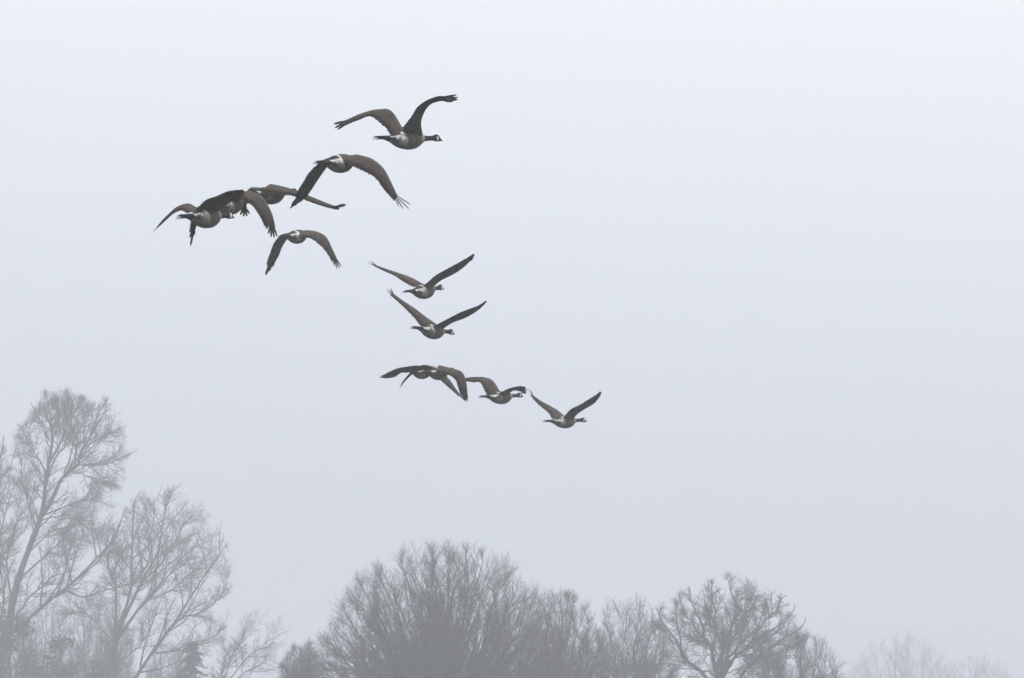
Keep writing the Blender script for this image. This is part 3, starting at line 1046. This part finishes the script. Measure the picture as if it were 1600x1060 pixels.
goose('half-hidden middle goose of the tight cluster of three, broad brown wing hanging down', 66.5, C(z2, (-190, 415)), C(z2, (650, 345)), dict(
    far=W(z4, [(1250, 330), (1050, 420), (870, 520), (850, 620), (830, 690)], [(1150, 300), (950, 360), (780, 480), (745, 600), (725, 690)], [(805, 792), (770, 850), (738, 1000), (722, 848), (714, 748)], 0.026, 0.3),
    near=W(z2, [(600, 200), (800, 255), (930, 430), (1010, 600), (1060, 800)], [(420, 300), (620, 412), (690, 490), (790, 650), (860, 800)], [(1096, 1008), (1040, 1026), (982, 1012), (932, 952), (888, 860)], 0.027, 0.15)), 104)
goose('leftmost goose, dark raised underwing over the cluster, other wing drooping thin to the left', 64.5, C(z1, (5, 615)), C(z1, (1130, 645)), dict(
    far=W(z4, [(850, 330), (720, 250), (520, 295), (400, 375), (240, 515)], [(680, 395), (600, 348), (535, 345), (420, 405), (265, 545)], [(42, 738), (50, 750)], 0.016, 0.6),
    near=W(z1, [(805, 545), (970, 412), (1120, 320), (1220, 270), (1290, 215)], [(335, 520), (540, 312), (780, 225), (1000, 132), (1190, 97)], [(1325, 190), (1345, 160), (1350, 120), (1325, 92)])), 105, roll=-0.15)
c6 = (400, 350, 10.667)
goose('lone goose with arched wings swept down, below the cluster of three', 89, C(c6, (420, 190)), C(c6, (960, 175)), dict(
    far=W(c6, [(640, 205), (532, 250), (440, 380), (385, 520), (320, 640)], [(540, 166), (420, 190), (310, 310), (255, 440), (195, 600)], [(285, 720), (220, 800), (162, 864), (152, 848)]),
    near=W(c6, [(880, 128), (1020, 140), (1160, 210), (1250, 370), (1330, 540)], [(740, 230), (920, 247), (1090, 375), (1190, 500), (1245, 600)], [(1430, 720), (1394, 748), (1350, 752), (1302, 702), (1265, 642)], 0.026, 0.15)), 106)
c7 = (560, 390, 7.068)
goose('upper of two geese with V wings, thin tip feathers spread to the left', 85, C(c7, (518, 458)), C(c7, (942, 428)), dict(
    far=W(c7, [(720, 402), (600, 330), (460, 278), (330, 230), (215, 188)], [(600, 415), (490, 352), (400, 292), (300, 248), (190, 194)], [(150, 130), (130, 128), (108, 128), (100, 142), (104, 155)], 0.022),
    near=W(c7, [(845, 400), (910, 345), (1060, 270), (1160, 200), (1225, 140)], [(745, 385), (860, 285), (985, 215), (1110, 145), (1200, 95)], [(1262, 100), (1282, 55), (1275, 48), (1245, 68)])), 107)
goose('lower of the two geese with wings in a V, left wing tip splayed steeply upward', 86, C(c7, (600, 850)), C(c7, (1062, 928)), dict(
    far=W(c7, [(860, 832), (760, 765), (640, 670), (520, 590), (400, 500)], [(690, 850), (620, 760), (530, 667), (450, 590), (360, 514)], [(358, 428), (340, 440), (325, 452), (306, 438), (318, 470)], 0.022),
    near=W(c7, [(945, 870), (1040, 810), (1170, 762), (1270, 708), (1350, 650)], [(860, 838), (980, 775), (1120, 700), (1220, 660), (1310, 628)], [(1385, 600), (1418, 566), (1408, 568), (1370, 597)])), 108)
c9 = (590, 562, 10.667)
goose('left goose of the overlapping pair, broad dark wing stretched level to the left', 96, C(c9, (495, 192)), C(c9, (1000, 182)), dict(
    far=W(c9, [(740, 190), (560, 214), (400, 222), (300, 285), (190, 312)], [(650, 105), (500, 120), (340, 148), (220, 195), (110, 252)], [(110, 308), (60, 303), (26, 297), (55, 272)]),
    near=W(c9, [(960, 140), (1080, 220), (1200, 345), (1295, 480), (1370, 585)], [(840, 220), (980, 290), (1130, 420), (1230, 510), (1340, 605)], [(1548, 700), (1530, 726), (1490, 722), (1440, 682)], 0.024)), 109)
goose('right goose of the overlapping pair, broad brown wing curving down to the right', 92, C(c9, (755, 205)), C(c9, (1290, 192)), dict(
    far=W(c9, [(880, 180), (720, 185), (600, 235), (510, 310), (440, 385)], [(760, 95), (610, 142), (545, 225), (470, 315), (425, 370)], [(362, 486), (356, 494)], 0.016, 0.6),
    near=W(c9, [(1050, 118), (1200, 150), (1400, 205), (1470, 340), (1495, 500)], [(930, 215), (1170, 255), (1290, 330), (1340, 450), (1370, 560)], [(1498, 660), (1480, 692), (1455, 692), (1430, 672), (1400, 622)])), 110)
c11 = (740, 580, 7.273)
goose('goose with one wing bent high behind and the other arched over its head', 98, C(c11, (75, 283)), C(c11, (562, 284)), dict(
    far=W(c11, [(310, 250), (216, 108), (120, 75), (20, 68), (-60, 74)], [(160, 292), (118, 205), (75, 130), (0, 128), (-60, 118)], [(-150, 85), (-155, 100), (-130, 115)]),
    near=W(c11, [(405, 280), (422, 242), (468, 222), (512, 230), (540, 236)], [(275, 270), (360, 222), (450, 188), (530, 174), (588, 182)], [(546, 256), (570, 260), (590, 262), (604, 246), (612, 216)], 0.027, 0.2)), 111)
goose('last goose at the lower right end of the line, slim wings in a wide V', 104, C(c11, (803, 562)), C(c11, (1287, 565)), dict(
    far=W(c11, [(1030, 516), (960, 455), (870, 400), (770, 345), (690, 290)], [(895, 546), (858, 485), (790, 425), (710, 355), (650, 285)], [(662, 245), (652, 210), (632, 203), (610, 200), (616, 262)], 0.022),
    near=W(c11, [(1140, 540), (1180, 490), (1270, 430), (1370, 370), (1420, 310)], [(1030, 525), (1100, 440), (1220, 378), (1320, 315), (1400, 265)], [(1436, 280), (1453, 238), (1440, 230), (1425, 245)])), 112)

# ------------------------------------------------------------------ fog
hx = np.array([(x, y, z) for x in (-1150, 1150) for y in (-1130, 1170) for z in (-2.0, 43.0)], float)
hq = [(0, 1, 3, 2), (4, 6, 7, 5), (0, 4, 5, 1), (2, 3, 7, 6), (0, 2, 6, 4), (1, 5, 7, 3)]
hm = bpy.data.materials.new('haze')
hm.use_nodes = True
hn, hl = hm.node_tree.nodes, hm.node_tree.links
hn.clear()
pv = hn.new('ShaderNodeVolumePrincipled')
pv.inputs['Color'].default_value = (0.905, 0.930, 1.0, 1)
pv.inputs['Density'].default_value = HAZE_DENSITY
pv.inputs['Anisotropy'].default_value = 0.0
ho = hn.new('ShaderNodeOutputMaterial')
hl.new(pv.outputs[0], ho.inputs['Volume'])
hz = link('haze', mesh_np('haze', hx, hq, mat=hm, smooth=False))
tag(hz, 'pale even fog filling the air', kind='stuff')
